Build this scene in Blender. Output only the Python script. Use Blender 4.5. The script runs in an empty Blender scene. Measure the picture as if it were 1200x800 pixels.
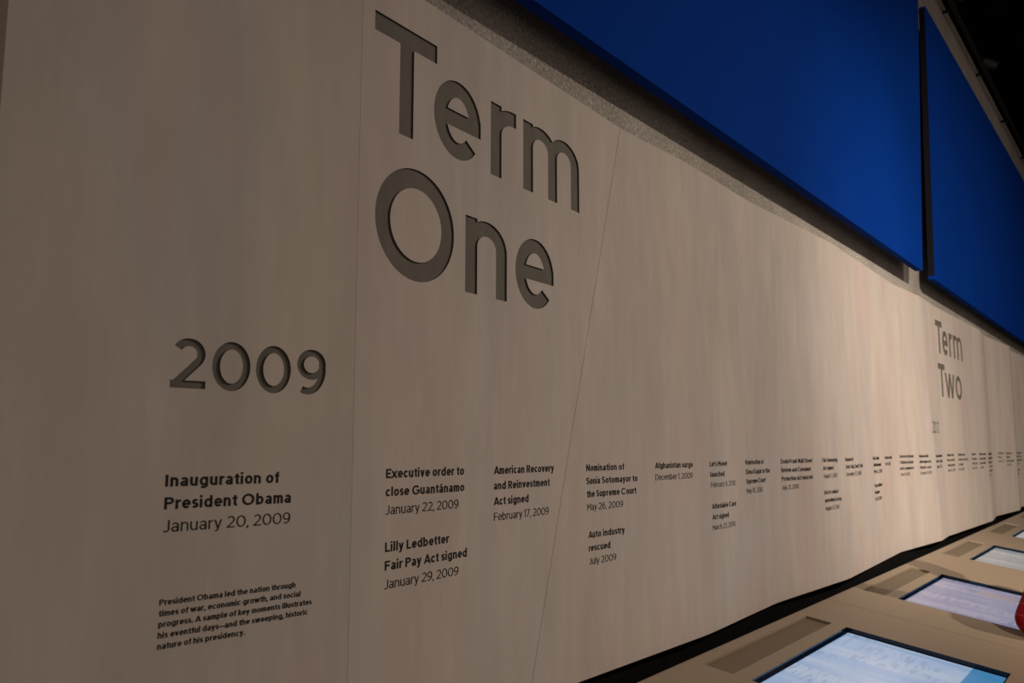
import bpy, bmesh, math, random
from math import sin, cos, pi, radians, atan2, hypot
from mathutils import Vector, Matrix
from mathutils.geometry import delaunay_2d_cdt

# ------------------------------------------------------------------ camera, world, lamps, exposure
SC = bpy.context.scene
COL = SC.collection
EYE = 1.6
cam_data = bpy.data.cameras.new('camera')
cam = bpy.data.objects.new('camera', cam_data); COL.objects.link(cam)
PITCH, HEAD = radians(7.0253), radians(37.8455)
Fh = Vector((cos(HEAD), sin(HEAD), 0)); Rt = Vector((sin(HEAD), -cos(HEAD), 0))
Fw = Fh * cos(PITCH) + Vector((0, 0, sin(PITCH))); Up = -Fh * sin(PITCH) + Vector((0, 0, cos(PITCH)))
M = Matrix((Rt, Up, -Fw)).transposed().to_4x4(); M.translation = Vector((0, 0, EYE))
cam.matrix_world = M
cam_data.sensor_width = 36.0
cam_data.lens = 990 / 1200 * 36
cam_data.clip_start = 0.02
cam_data.dof.use_dof = True
cam_data.dof.focus_distance = 2.1
cam_data.dof.aperture_fstop = 6.3
SC.camera = cam

world = bpy.data.worlds.new('dim_hall'); SC.world = world
world.use_nodes = True
bg = world.node_tree.nodes['Background']
bg.inputs[0].default_value = (1.0, 0.80, 0.70, 1)
bg.inputs[1].default_value = 0.235

def spot(name, loc, target, watts, color, angle, blend, radius):
    d = bpy.data.lights.new(name, 'SPOT'); d.energy = watts; d.color = color
    d.spot_size = radians(angle); d.spot_blend = blend; d.shadow_soft_size = radius
    o = bpy.data.objects.new(name, d); COL.objects.link(o); o.location = loc
    o.rotation_euler = (Vector(target) - Vector(loc)).to_track_quat('-Z', 'Y').to_euler()
    return o
spot('wall_washer_lamp', (-0.8, -3.95, 4.93), (10.6, 1.3, 0.3), 4400, (1.0, 0.84, 0.73), 50, 1.0, 0.07)
spot('hall_lamp', (5.2, -3.95, 4.93), (3.7, 1.3, 0.3), 760, (1.0, 0.84, 0.73), 76, 1.0, 0.07)

SC.view_settings.view_transform = 'Standard'
SC.view_settings.look = 'None'
SC.view_settings.gamma = 1.0
SC.view_settings.exposure = 0.0
SC.view_settings.use_curve_mapping = False

# ------------------------------------------------------------------ materials
def mat(name, rough=0.7, color=(.5, .5, .5), spec=0.3):
    m = bpy.data.materials.new(name); m.use_nodes = True
    b = m.node_tree.nodes['Principled BSDF']
    b.inputs['Base Color'].default_value = (*color, 1); b.inputs['Roughness'].default_value = rough
    b.inputs['Specular IOR Level'].default_value = spec
    return m, m.node_tree, b
def noise(nt, scale, stretch=(1, 1, 1), detail=4, rough=.55, rot=(0, 0, 0)):
    tc = nt.nodes.new('ShaderNodeTexCoord'); mp = nt.nodes.new('ShaderNodeMapping')
    mp.inputs['Scale'].default_value = stretch; mp.inputs['Rotation'].default_value = rot
    n = nt.nodes.new('ShaderNodeTexNoise'); n.inputs['Scale'].default_value = scale
    n.inputs['Detail'].default_value = detail; n.inputs['Roughness'].default_value = rough
    nt.links.new(tc.outputs['Object'], mp.inputs[0]); nt.links.new(mp.outputs[0], n.inputs['Vector'])
    return n.outputs['Fac']
def ramp(nt, fac, stops):
    r = nt.nodes.new('ShaderNodeValToRGB'); nt.links.new(fac, r.inputs[0]); e = r.color_ramp.elements
    e[0].position, e[0].color = stops[0][0], (*stops[0][1], 1); e[1].position, e[1].color = stops[-1][0], (*stops[-1][1], 1)
    for p, c in stops[1:-1]:
        q = e.new(p); q.color = (*c, 1)
    return r.outputs[0]
def mix(nt, a, b, fac, mode='MIX'):
    m = nt.nodes.new('ShaderNodeMix'); m.data_type = 'RGBA'; m.blend_type = mode
    for s, v in ((m.inputs['Factor'], fac), (m.inputs['A'], a), (m.inputs['B'], b)):
        if hasattr(v, 'is_linked'): nt.links.new(v, s)
        elif isinstance(v, tuple): s.default_value = (*v, 1)
        else: s.default_value = v
    return m.outputs['Result']
def bump(nt, b, fac, strength, dist):
    n = nt.nodes.new('ShaderNodeBump'); n.inputs['Strength'].default_value = strength; n.inputs['Distance'].default_value = dist
    nt.links.new(fac, n.inputs['Height']); nt.links.new(n.outputs[0], b.inputs['Normal'])

# smooth cast panels: vertical trowel streaks over pink and yellow clouding
M_PANEL, nt, b = mat('smooth_cast_concrete', .75, spec=.15)
streak = ramp(nt, noise(nt, 1.0, (5, 5, 1.3), 6, .6), [(.3, (.86, .86, .86)), (.5, (.94, .94, .94)), (.7, (1.0, 1.0, 1.0))])
fine = ramp(nt, noise(nt, 1.0, (34, 34, 3.0), 3, .6), [(.35, (.965, .965, .965)), (.65, (1, 1, 1))])
hue = ramp(nt, noise(nt, 1.0, (2.2, 2.2, .8), 3, .5, ), [(.34, (.60, .512, .452)), (.46, (.61, .545, .463)), (.56, (.58, .53, .472)), (.66, (.61, .517, .457))])
wisp = ramp(nt, noise(nt, 1.0, (17, 17, 3.2), 5, .65), [(.42, (.93, .93, .93)), (.62, (.98, .98, .98)), (.75, (1.06, 1.06, 1.06))])
c = mix(nt, hue, streak, 1.0, 'MULTIPLY'); c = mix(nt, c, wisp, 1.0, 'MULTIPLY'); c = mix(nt, c, fine, 1.0, 'MULTIPLY')
nt.links.new(c, b.inputs['Base Color'])
bump(nt, b, noise(nt, 1.0, (40, 40, 4), 4), .06, .004)

# rough aggregate concrete of the wall above
M_ROUGH, nt, b = mat('aggregate_concrete', .9, spec=.2)
speck = ramp(nt, noise(nt, 85, (1, 1, 1), 4, .7), [(.32, (.23, .21, .185)), (.5, (.385, .365, .315)), (.60, (.46, .44, .38)), (.68, (.9, .86, .8))])
blot = ramp(nt, noise(nt, 4, (1, 1, 1), 4, .6), [(.35, (.8, .78, .76)), (.65, (1, 1, 1))])
pit = ramp(nt, noise(nt, 22, (1, 1, 1), 1, .5), [(.19, (.08, .08, .08)), (.23, (1, 1, 1))])
c = mix(nt, speck, blot, 1.0, 'MULTIPLY'); c = mix(nt, c, pit, 1.0, 'MULTIPLY')
nt.links.new(c, b.inputs['Base Color'])
bump(nt, b, noise(nt, 60, (1, 1, 1), 6, .7), .5, .006)

M_INLAY, nt, b = mat('dark_letter_inlay', .7, spec=.2)
nt.links.new(ramp(nt, noise(nt, 30, (1, 1, .3), 3), [(.3, (.135, .125, .10)), (.7, (.16, .148, .12))]), b.inputs['Base Color'])
M_LETTER_SIDE, _, _ = mat('letter_recess_side', .8, (.10, .085, .07), .1)
M_VINYL, nt, b = mat('black_lettering', .6, spec=.2)
nt.links.new(ramp(nt, noise(nt, 40), [(.3, (.010, .009, .009)), (.7, (.016, .015, .014))]), b.inputs['Base Color'])
M_VINYL_LIGHT, nt, b = mat('thin_black_lettering', .6, spec=.2)
nt.links.new(ramp(nt, noise(nt, 40), [(.3, (.018, .016, .015)), (.7, (.026, .024, .022))]), b.inputs['Base Color'])

M_BLUE, nt, b = mat('blue_fabric_panel', .85, spec=.05)
nt.links.new(ramp(nt, noise(nt, 1.2, (1, 1, 1), 3), [(.3, (.0, .031, .235)), (.7, (.0, .036, .26))]), b.inputs['Base Color'])
bump(nt, b, noise(nt, 300, (1, 1, 1), 2), .15, .001)
M_PANEL_EDGE, _, _ = mat('black_panel_edge', .8, (.006, .006, .009), .1)
M_BLACK, nt, b = mat('matte_black_base', .95, spec=.03)
nt.links.new(ramp(nt, noise(nt, 20), [(.3, (.005, .005, .005)), (.7, (.008, .008, .007))]), b.inputs['Base Color'])
M_CEIL, nt, b = mat('black_painted_ceiling', .95, spec=.0)
nt.links.new(ramp(nt, noise(nt, 3), [(.3, (.004, .003, .003)), (.7, (.008, .007, .006))]), b.inputs['Base Color'])
M_FLOOR, nt, b = mat('dark_hall_floor', .6, spec=.3)
nt.links.new(ramp(nt, noise(nt, 5, (1, 1, 1), 5), [(.3, (.05, .042, .035)), (.7, (.08, .068, .055))]), b.inputs['Base Color'])

M_TABLE, nt, b = mat('beige_laminate_countertop', .42, spec=.35)
nt.links.new(ramp(nt, noise(nt, 90, (1, 1, 1), 3), [(.3, (.305, .242, .165)), (.7, (.335, .265, .182))]), b.inputs['Base Color'])
M_PLATE, nt, b = mat('taupe_inset_plate', .55, spec=.25)
nt.links.new(ramp(nt, noise(nt, 120, (1, 1, 1), 3), [(.3, (.175, .138, .09)), (.7, (.195, .155, .102))]), b.inputs['Base Color'])
M_CAB, nt, b = mat('taupe_table_cabinet', .6, spec=.25)
nt.links.new(ramp(nt, noise(nt, 8, (1, 1, .2), 3), [(.3, (.20, .155, .11)), (.7, (.24, .185, .13))]), b.inputs['Base Color'])
M_BEZEL, _, _ = mat('glossy_black_bezel', .15, (.003, .014, .034), .35)

def screen_mat(name, base, tint, ink, seed, blue_corner=None, patch=None, strength=.80):
    """an interactive display showing a pale page with slanting lines of handwriting"""
    m = bpy.data.materials.new(name); m.use_nodes = True; nt = m.node_tree
    b = nt.nodes['Principled BSDF']; b.inputs['Base Color'].default_value = (.02, .02, .022, 1)
    b.inputs['Roughness'].default_value = .12
    tc = nt.nodes.new('ShaderNodeTexCoord')
    def nz(sc, st, rot, det, off=0):
        mp = nt.nodes.new('ShaderNodeMapping'); mp.inputs['Scale'].default_value = st
        mp.inputs['Rotation'].default_value = (0, 0, rot); mp.inputs['Location'].default_value = (seed + off, seed * 2 + off, 0)
        n = nt.nodes.new('ShaderNodeTexNoise'); n.inputs['Scale'].default_value = sc; n.inputs['Detail'].default_value = det
        nt.links.new(tc.outputs['Object'], mp.inputs[0]); nt.links.new(mp.outputs[0], n.inputs['Vector']); return n.outputs['Fac']
    col = ramp(nt, nz(1, (7.0, 1.1, 1), 0, 2), [(.42, base), (.56, tint)])
    hatch = ramp(nt, nz(1, (10, 55, 1), 0, 2), [(.50, (0, 0, 0)), (.56, (1, 1, 1))])
    where = ramp(nt, nz(1, (8.5, 2.2, 1), 0, 2, 3.3), [(.48, (0, 0, 0)), (.55, (1, 1, 1))])
    fac = mix(nt, hatch, where, 1.0, 'MULTIPLY')
    fac = mix(nt, (0, 0, 0), fac, .36)
    col = mix(nt, col, ink, fac)
    sp = nt.nodes.new('ShaderNodeSeparateXYZ'); nt.links.new(tc.outputs['Object'], sp.inputs[0])
    def mth(op, a, b_):
        q = nt.nodes.new('ShaderNodeMath'); q.operation = op
        for i, v in enumerate((a, b_)):
            if hasattr(v, 'is_linked'): nt.links.new(v, q.inputs[i])
            else: q.inputs[i].default_value = v
        return q.outputs[0]
    for spec_ in (blue_corner, patch):
        if not spec_: continue
        (x0, x1, d0, d1, slant), cc, ff = spec_
        xs = mth('ADD', sp.outputs['X'], mth('MULTIPLY', sp.outputs['Y'], slant)); dd = mth('MULTIPLY', sp.outputs['Y'], -1.0)
        k = mth('MULTIPLY', mth('MULTIPLY', mth('GREATER_THAN', xs, x0), mth('LESS_THAN', xs, x1)),
                mth('MULTIPLY', mth('GREATER_THAN', dd, d0), mth('LESS_THAN', dd, d1)))
        col = mix(nt, col, cc, mth('MULTIPLY', k, ff))
    nt.links.new(col, b.inputs['Emission Color']); b.inputs['Emission Strength'].default_value = strength
    return m

# ------------------------------------------------------------------ object helpers
def tag(o, label=None, cat=None, group=None, kind=None):
    if label: o['label'] = label
    if cat: o['category'] = cat
    if group: o['group'] = group
    if kind: o['kind'] = kind
    return o
def link_mesh(name, verts, faces, mats, parent=None, mat_idx=None, smooth=False):
    me = bpy.data.meshes.new(name); me.from_pydata([tuple(v) for v in verts], [], faces)
    for m in (mats if isinstance(mats, (list, tuple)) else [mats]): me.materials.append(m)
    if mat_idx: me.polygons.foreach_set('material_index', mat_idx)
    if smooth: me.polygons.foreach_set('use_smooth', [True] * len(me.polygons))
    me.update()
    o = bpy.data.objects.new(name, me); COL.objects.link(o)
    if parent: o.parent = parent
    return o
def empty(name, loc, label, cat, group=None):
    o = bpy.data.objects.new(name, None); COL.objects.link(o); o.location = loc; o.empty_display_size = .1
    return tag(o, label, cat, group)
def fix_normals(o):
    bm = bmesh.new(); bm.from_mesh(o.data); bmesh.ops.recalc_face_normals(bm, faces=bm.faces); bm.to_mesh(o.data); bm.free()
def box_mesh(name, x0, x1, y0, y1, z0, z1, m, parent=None, bevel=0.0, origin=(0, 0, 0)):
    bm = bmesh.new(); bmesh.ops.create_cube(bm, size=1)
    for v in bm.verts:
        v.co = Vector(((x0 + x1) / 2 + v.co.x * (x1 - x0), (y0 + y1) / 2 + v.co.y * (y1 - y0), (z0 + z1) / 2 + v.co.z * (z1 - z0))) - Vector(origin)
    if bevel: bmesh.ops.bevel(bm, geom=bm.edges[:], offset=bevel, segments=2, affect='EDGES', profile=.7)
    me = bpy.data.meshes.new(name); bm.to_mesh(me); bm.free(); me.materials.append(m)
    o = bpy.data.objects.new(name, me); COL.objects.link(o); o.location = origin
    if parent: o.parent = parent
    return o

# ------------------------------------------------------------------ the folded wall surface  y(x, z)
ZT, ZB = 2.6075, 0.967
XL, XR = 0.4815, 13.2
FOLDS = [(-0.2, 1.407, -0.2, 1.407), (1.119, 1.262, 1.119, 1.262), (2.265, 1.321, 1.733, 1.296), (2.40, 1.318, 1.97, 1.314),
         (2.663, 1.304, 2.744, 1.288), (3.302, 1.318, 3.454, 1.318), (4.25, 1.278, 4.273, 1.275), (5.569, 1.318, 5.531, 1.338),
         (6.195, 1.286, 6.365, 1.276), (6.63, 1.300, 6.692, 1.300), (8.348, 1.268, 8.275, 1.258), (8.75, 1.305, 8.85, 1.312),
         (9.9, 1.252, 9.8, 1.246), (10.3, 1.298, 10.3, 1.298), (11.6, 1.26, 11.6, 1.26), (12.1, 1.30, 12.1, 1.30), (13.6, 1.26, 13.6, 1.26)]
def fold_line(i, z):
    xt, dt, xb, db = FOLDS[i]; t = (z - ZB) / (ZT - ZB)
    return xb + (xt - xb) * t, db + (dt - db) * t
def y_facet(x, z):
    x0, y0 = fold_line(0, z)
    for i in range(1, len(FOLDS)):
        x1, y1 = fold_line(i, z)
        if x <= x1: return y0 + (y1 - y0) * (x - x0) / max(1e-6, x1 - x0)
        x0, y0 = x1, y1
    return y0
def y_wall(x, z):
    if x > 5.9:
        return sum(y_facet(x + .018 * k / 2, z) for k in range(-2, 3)) / 5
    hw = .05 if x > 2.5 else (0.0 if x < 2.3 else .05 * (x - 2.3) / .2)
    if hw == 0: return y_facet(x, z)
    return sum(y_facet(x + hw * k / 3, z) for k in range(-3, 4)) / 7

# ------------------------------------------------------------------ lettering: a geometric sans drawn stroke by stroke (cap height = 1)
XH = .765
def glyph_strokes(ch, w, n):
    """list of strokes (each a list of centre points) and the advance width; w = stroke width"""
    h = w / 2; S = []
    def ln(*p): S.append([Vector(q) for q in p])
    def arc(cx, cy, rx, ry, a0, a1, k=None):
        k = k or max(4, int(abs(a1 - a0) / 360 * n))
        return [Vector((cx + rx * cos(radians(a0 + (a1 - a0) * i / k)), cy + ry * sin(radians(a0 + (a1 - a0) * i / k)))) for i in range(k + 1)]
    def A(*a): S.append(arc(*a))
    def path(*parts):
        L = []
        for q in parts:
            for v in (q if isinstance(q, list) else [Vector(q)]):
                if not L or (v - L[-1]).length > 1e-4: L.append(v)
        S.append(L)
    def dot(x, y, s=1.15): ln((x - h * s, y), (x + h * s, y)); 
    sb = .085                                   # side bearing
    x = sb
    if ch == ' ': return [], .30
    # ---- lower case
    bw, bh = .62, XH                              # round letters
    if ch in 'oecbdpqag':
        rx, ry, cx, cy = bw / 2 - h, XH / 2 - h, x + bw / 2, XH / 2
        if ch == 'o': A(cx, cy, rx, ry, 0, 360); return S, bw + 2 * sb * .8
        if ch == 'e':
            path(arc(cx, cy, rx, ry, 0, 318)); ln((cx - rx, cy - .0), (cx + rx + h * .98, cy - .0))
            return S, bw + 2 * sb * .75
        if ch == 'c': A(cx, cy, rx, ry, 44, 316); return S, bw * .92 + sb * 1.6
        if ch == 'a':
            bx = .55
            path((x + bx - h, 0), arc(x + bx / 2, XH * .66, bx / 2 - h, XH * .34 - h, 0, 148))
            A(x + bx * .47, XH * .30, bx * .47 - h, XH * .30 - h, 0, 360)
            ln((x + bx * .45, XH * .60 - h), (x + bx - h, XH * .60 - h))
            return S, bx + 2 * sb
        A(cx, cy, rx, ry, 0, 360)
        if ch == 'b': ln((x + h, 0), (x + h, 1.03))
        if ch == 'd': ln((x + bw - h, 0), (x + bw - h, 1.03))
        if ch == 'p': ln((x + h, XH), (x + h, -.22))
        if ch == 'q': ln((x + bw - h, XH), (x + bw - h, -.22))
        if ch == 'g': path((x + bw - h, XH), arc(x + bw / 2, .02, bw / 2 - h, .25 - h, 0, -145))
        return S, bw + 2 * sb
    if ch in 'nhu':
        aw = .56; ra = aw / 2
        if ch == 'u':
            ln((x + aw - h, 0), (x + aw - h, XH))
            path((x + h, XH), arc(x + aw / 2, ra, aw / 2 - h, ra - h, 180, 360))
        else:
            ln((x + h, 0), (x + h, XH if ch == 'n' else 1.03))
            path(arc(x + aw / 2, XH - ra, aw / 2 - h, ra - h, 180, 0), (x + aw - h, 0))
        return S, aw + 2 * sb
    if ch == 'm':
        aw = .50; ra = .26; st = aw - w
        ln((x + h, 0), (x + h, XH))
        for k in range(2):
            o = x + k * st
            path(arc(o + aw / 2, XH - ra, aw / 2 - h, ra - h, 180, 0), (o + aw - h, 0))
        return S, aw + st + 2 * sb
    if ch == 'r':
        ln((x + h, 0), (x + h, XH)); path(arc(x + .34, XH - .30, .34 - h, .30 - h, 180, 90), (x + .38, XH - h))
        return S, .38 + sb * 1.4
    if ch == 's':
        rx, r = .225 - h * .9, XH / 4 - h / 2
        path(arc(x + .235, XH - h - r, rx, r, 25, 270), arc(x + .235, h + r, rx * 1.05, r, 90, -155))
        return S, .47 + sb * 1.5
    if ch == 't':
        path((x + .10 + h, .93), arc(x + .10 + .21, .21, .21 - h, .21 - h, 180, 290)); ln((x, XH - h), (x + .36, XH - h))
        return S, .38 + sb * 1.3
    if ch == 'f':
        path((x + .10 + h, 0), arc(x + .10 + .21, 1.03 - .21, .21 - h, .21 - h, 180, 75)); ln((x, XH - h), (x + .36, XH - h))
        return S, .37 + sb * 1.1
    if ch in 'ij':
        ln((x + h, XH), (x + h, 0)) if ch == 'i' else path((x + h, XH), arc(x - .1, 0, .1 + h, .2 - h, 0, -80))
        ln((x + h, .88), (x + h, .88 + w * 1.05)); return S, w + 2 * sb
    if ch == 'l': ln((x + h, 0), (x + h, 1.03)); return S, w + 2 * sb
    if ch == 'k':
        ln((x + h, 0), (x + h, 1.03)); ln((x + h, .24), (x + .52 - h, XH)); ln((x + .22, .42), (x + .55 - h * .6, 0)); return S, .55 + sb * 1.2
    if ch in 'vyw':
        vw = .60 if ch != 'w' else .50
        q = h * 1.08
        if ch == 'w':
            t = .46
            ln((x - .03 + q, XH), (x + t / 2 + .03, 0)); ln((x + t / 2 + .03, 0), (x + t, XH)); ln((x + t, XH), (x + t * 1.5 - .03, 0)); ln((x + t * 1.5 - .03, 0), (x + 2 * t + .03 - q, XH))
            return S, 2 * t + sb * 1.6
        ln((x - .03 + q, XH), (x + vw / 2 - .02, 0 if ch == 'v' else .0)); ln((x + vw - .03 - q, XH), (x + vw / 2 - .03 - (0 if ch == 'v' else .0), 0))
        if ch == 'y': path((x + vw / 2 - .02, .0), (x + vw / 2 - .075, -.12), (x + vw / 2 - .13, -.18), (x + .04, -.19))
        return S, vw + sb * 1.1
    if ch == 'x': ln((x, XH), (x + .56, 0)); ln((x + .56, XH), (x, 0)); return S, .56 + 2 * sb
    if ch == 'z': ln((x, XH - h), (x + .5, XH - h)); ln((x + .5 - h, XH - h), (x + h, h)); ln((x, h), (x + .5, h)); return S, .5 + 2 * sb
    if ch == '\u00e1':
        s2, ad = glyph_strokes('a', w, n); S += s2; ln((x + .22, .83), (x + .36, 1.02)); return S, ad
    # ---- capitals
    if ch == 'T': ln((x - .03, 1 - h), (x + .75, 1 - h)); ln((x + .36, 0), (x + .36, 1 - h)); return S, .72 + sb * 1.4
    if ch in 'OCGQ':
        W = 1.02; cx = x + W / 2; rx, ry = W / 2 - h, .515 - h
        if ch == 'O': A(cx, .5, rx, ry, 0, 360); return S, W + 2 * sb
        A(cx, .5, rx, ry, 42, 318 if ch == 'C' else 345)
        if ch == 'G':
            ln((cx + rx * .93, .16), (cx + rx * .93, .52)); ln((cx + .05, .5 - h * .4), (cx + rx * .93 + h, .5 - h * .4))
        return S, W * .93 + 2 * sb
    if ch in 'IJ':
        if ch == 'I': ln((x + h, 0), (x + h, 1)); return S, w + 2.2 * sb
        path((x + .50 - h, 1), arc(x + .24, .26, .26 - h, .27 - h, 0, -140)); return S, .50 + 2 * sb
    if ch == 'L': ln((x + h, 0), (x + h, 1)); ln((x + h, h), (x + .58, h)); return S, .58 + sb * 1.4
    if ch in 'EF':
        ln((x + h, 0), (x + h, 1)); ln((x + h, 1 - h), (x + .64, 1 - h)); ln((x + h, .5), (x + .58, .5))
        if ch == 'E': ln((x + h, h), (x + .65, h))
        return S, .65 + sb * 1.6
    if ch in 'PRB':
        r = .29
        ln((x + h, 0), (x + h, 1))
        path((x + h, 1 - h), arc(x + .38, 1 - r, r - h + .02, r - h, 90, -90), (x + h, 1 - 2 * r + h))
        if ch == 'R': ln((x + .34, 1 - 2 * r + h), (x + .64 - h * .5, 0))
        if ch == 'B': path((x + h, .5 - h * .2), arc(x + .41, .27, .27 - h + .03, .26 - h, 90, -90), (x + h, h))
        return S, .69 + 1.6 * sb
    if ch == 'D':
        ln((x + h, 0), (x + h, 1)); path((x + h, 1 - h), arc(x + .34, .5, .5 - h, .5 - h, 90, -90), (x + h, h)); return S, .84 + 2 * sb
    if ch == 'A':
        ln((x - .04 + h, 0), (x + .42, 1)); ln((x + .42, 1), (x + .88 - h, 0)); ln((x + .18, .27), (x + .66, .27)); return S, .84 + sb * 1.2
    if ch == 'M':
        ln((x + h, 0), (x + h, 1)); ln((x + .84 - h, 0), (x + .84 - h, 1)); ln((x + h, 1 - h), (x + .42, .38)); ln((x + .42, .38), (x + .84 - h, 1 - h)); return S, .84 + 2.1 * sb
    if ch == 'N':
        ln((x + h, 0), (x + h, 1)); ln((x + .76 - h, 0), (x + .76 - h, 1)); ln((x + h, 1 - h * .5), (x + .76 - h, h * .5)); return S, .76 + 2.1 * sb
    if ch in 'HU':
        if ch == 'H': ln((x + h, 0), (x + h, 1)); ln((x + .74 - h, 0), (x + .74 - h, 1)); ln((x + h, .5), (x + .74 - h, .5))
        else: path((x + h, 1), arc(x + .36, .36, .36 - h, .36 - h, 180, 360), (x + .72 - h, 1))
        return S, .74 + 2 * sb
    if ch in 'SK':
        if ch == 'K': ln((x + h, 0), (x + h, 1)); ln((x + h, .34), (x + .66 - h, 1)); ln((x + .26, .5), (x + .72 - h, 0)); return S, .72 + sb * 1.4
        rx, r = .31 - h, .25 - h / 2
        path(arc(x + .32, 1 - h - r, rx, r, 28, 270), arc(x + .32, h + r, rx * 1.06, r, 90, -152)); return S, .64 + sb * 1.7
    if ch in 'VWY':
        if ch == 'W':
            t = .62; ln((x - .03 + h, 1), (x + .30, 0)); ln((x + .30, 0), (x + t - .06, 1)); ln((x + t - .06, 1), (x + .82, 0)); ln((x + .82, 0), (x + 1.15 - h, 1)); return S, 1.15 + sb
        ln((x - .03 + h, 1), (x + .40, 0 if ch == 'V' else .42)); ln((x + .83 - h, 1), (x + .40, 0 if ch == 'V' else .42))
        if ch == 'Y': ln((x + .40, 0), (x + .40, .45))
        return S, .80 + sb
    # ---- figures
    if ch == '0': A(x + .39, .5, .39 - h, .515 - h, 0, 360); return S, .78 + sb * 1.7
    if ch == '1': ln((x + .26 - h, 0), (x + .26 - h, 1)); ln((x + .26 - h, 1 - h * 1.1), (x, 1 - h * 1.1 - .09)); return S, .28 + 2 * sb
    if ch == '2':
        r = .315
        path(arc(x + .335, 1 - r + .01, r - h, r - h, 152, -38), (x + h * 1.15, h)); ln((x, h), (x + .67, h)); return S, .67 + 1.7 * sb
    if ch == '3':
        path((x + .04, 1 - h), (x + .58, 1 - h), (x + .30, .60)); path((x + .28, .6), arc(x + .31, .31, .32 - h, .31 - h, 80, -145)); return S, .64 + 1.7 * sb
    if ch == '4': ln((x + .54, 0), (x + .54, 1)); ln((x + .54, .98), (x + h, .26)); ln((x, .24), (x + .72, .24)); return S, .72 + sb * 1.4
    if ch == '5':
        ln((x + .09, 1 - h), (x + .60, 1 - h)); path((x + .09 + h, 1), (x + .07 + h, .50), arc(x + .31, .325, .33 - h, .325 - h, 120, -145)); return S, .64 + 1.7 * sb
    if ch == '7': ln((x, 1 - h), (x + .66, 1 - h)); ln((x + .62 - h, 1 - h), (x + .18, 0)); return S, .66 + 1.5 * sb
    if ch == '8': A(x + .33, .74, .28 - h, .27 - h, 0, 360); A(x + .33, .275, .33 - h, .285 - h, 0, 360); return S, .66 + 1.7 * sb
    if ch in '69':
        P = [arc(.33, .67, .33 - h, .34 - h, 0, 360), arc(.24, .56, .42 - h, .565 - h, 20, -112)]
        for q in P:
            S.append([Vector((x + v.x, v.y)) for v in q] if ch == '9' else [Vector((x + .66 - v.x, 1 - v.y)) for v in q])
        return S, .66 + 1.7 * sb
    # ---- points
    if ch == '.': ln((x + h, 0), (x + h, w * 1.1)); return S, w + 1.6 * sb
    if ch == ',': ln((x + h, w * 1.1), (x + h, 0)); ln((x + h * 1.2, .04), (x, -.16)); return S, w + 1.6 * sb
    if ch in "'\u2019": ln((x + h, 1), (x + h * .8, .70)); return S, w + 1.5 * sb
    if ch == '!': ln((x + h, .3), (x + h, 1)); ln((x + h, 0), (x + h, w)); return S, w + 2.2 * sb
    if ch == '-': ln((x - .02, .36), (x + .30, .36)); return S, .28 + 1.8 * sb
    if ch == '\u2014': ln((x - .05, .36), (x + .86, .36)); return S, .82 + 1.6 * sb
    raise ValueError(ch)

_glyphs = {}
def glyph(ch, w, n=18):
    """one letter as a clean triangulation: (points, triangles, boundary edges, advance)"""
    key = (ch, w, n)
    if key in _glyphs: return _glyphs[key]
    strokes, adv = glyph_strokes(ch, w, n); h = w / 2
    V, Fc = [], []
    for st in strokes:
        closed = (st[0] - st[-1]).length < 1e-4
        pts = st[:-1] if closed else st
        m = len(pts); L, R = [], []
        for i, p in enumerate(pts):
            a = pts[i - 1] if (i > 0 or closed) else None; c_ = pts[(i + 1) % m] if (i < m - 1 or closed) else None
            d0 = (p - a).normalized() if a is not None else None; d1 = (c_ - p).normalized() if c_ is not None else None
            d = d1 if d0 is None else d0 if d1 is None else (d0 + d1).normalized()
            k = 1.0 if d0 is None or d1 is None else 1 / max(.45, d.dot(d0))
            nrm = Vector((-d.y, d.x)) * h * k
            # a slanted stroke that ends on the base or cap line is cut level with it
            L.append(p + nrm); R.append(p - nrm)
            if (a is None or c_ is None) and len(pts) == 2 and abs(d.y) > .25 and abs(d.x) > .02:
                hx = Vector((h / abs(d.y), 0)) * (1 if nrm.x > 0 else -1)
                L[-1], R[-1] = p + hx, p - hx
        for i in range(m if closed else m - 1):
            j = (i + 1) % m; o = len(V); q = [L[i], R[i], R[j], L[j]]
            if sum(q[k].x * q[(k + 1) % 4].y - q[(k + 1) % 4].x * q[k].y for k in range(4)) < 0: q.reverse()
            V += q; Fc.append([o, o + 1, o + 2, o + 3])
    if not V: _glyphs[key] = ([], [], [], adv); return _glyphs[key]
    r = delaunay_2d_cdt(V, [], Fc, 1, 1e-5)
    pts, tris = list(r[0]), [list(t) for t, of in zip(r[2], r[5]) if of]
    cnt = {}
    for t in tris:
        for i in range(len(t)): e = (t[i], t[(i + 1) % len(t)]); cnt[e] = 1
    edges = [e for e in cnt if (e[1], e[0]) not in cnt]
    _glyphs[key] = (pts, tris, edges, adv)
    return _glyphs[key]
def line_width(text, w, track=0):
    """ink width of a line: from the left edge of its first letter to the right edge of its last"""
    x = 0; lo, hi = 1e9, 0
    for ch in text:
        p, t, e, adv = glyph(ch, w)
        if p: lo = min(lo, x + min(v.x for v in p)); hi = max(hi, x + max(v.x for v in p))
        x += adv + track
    return lo, hi

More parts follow.
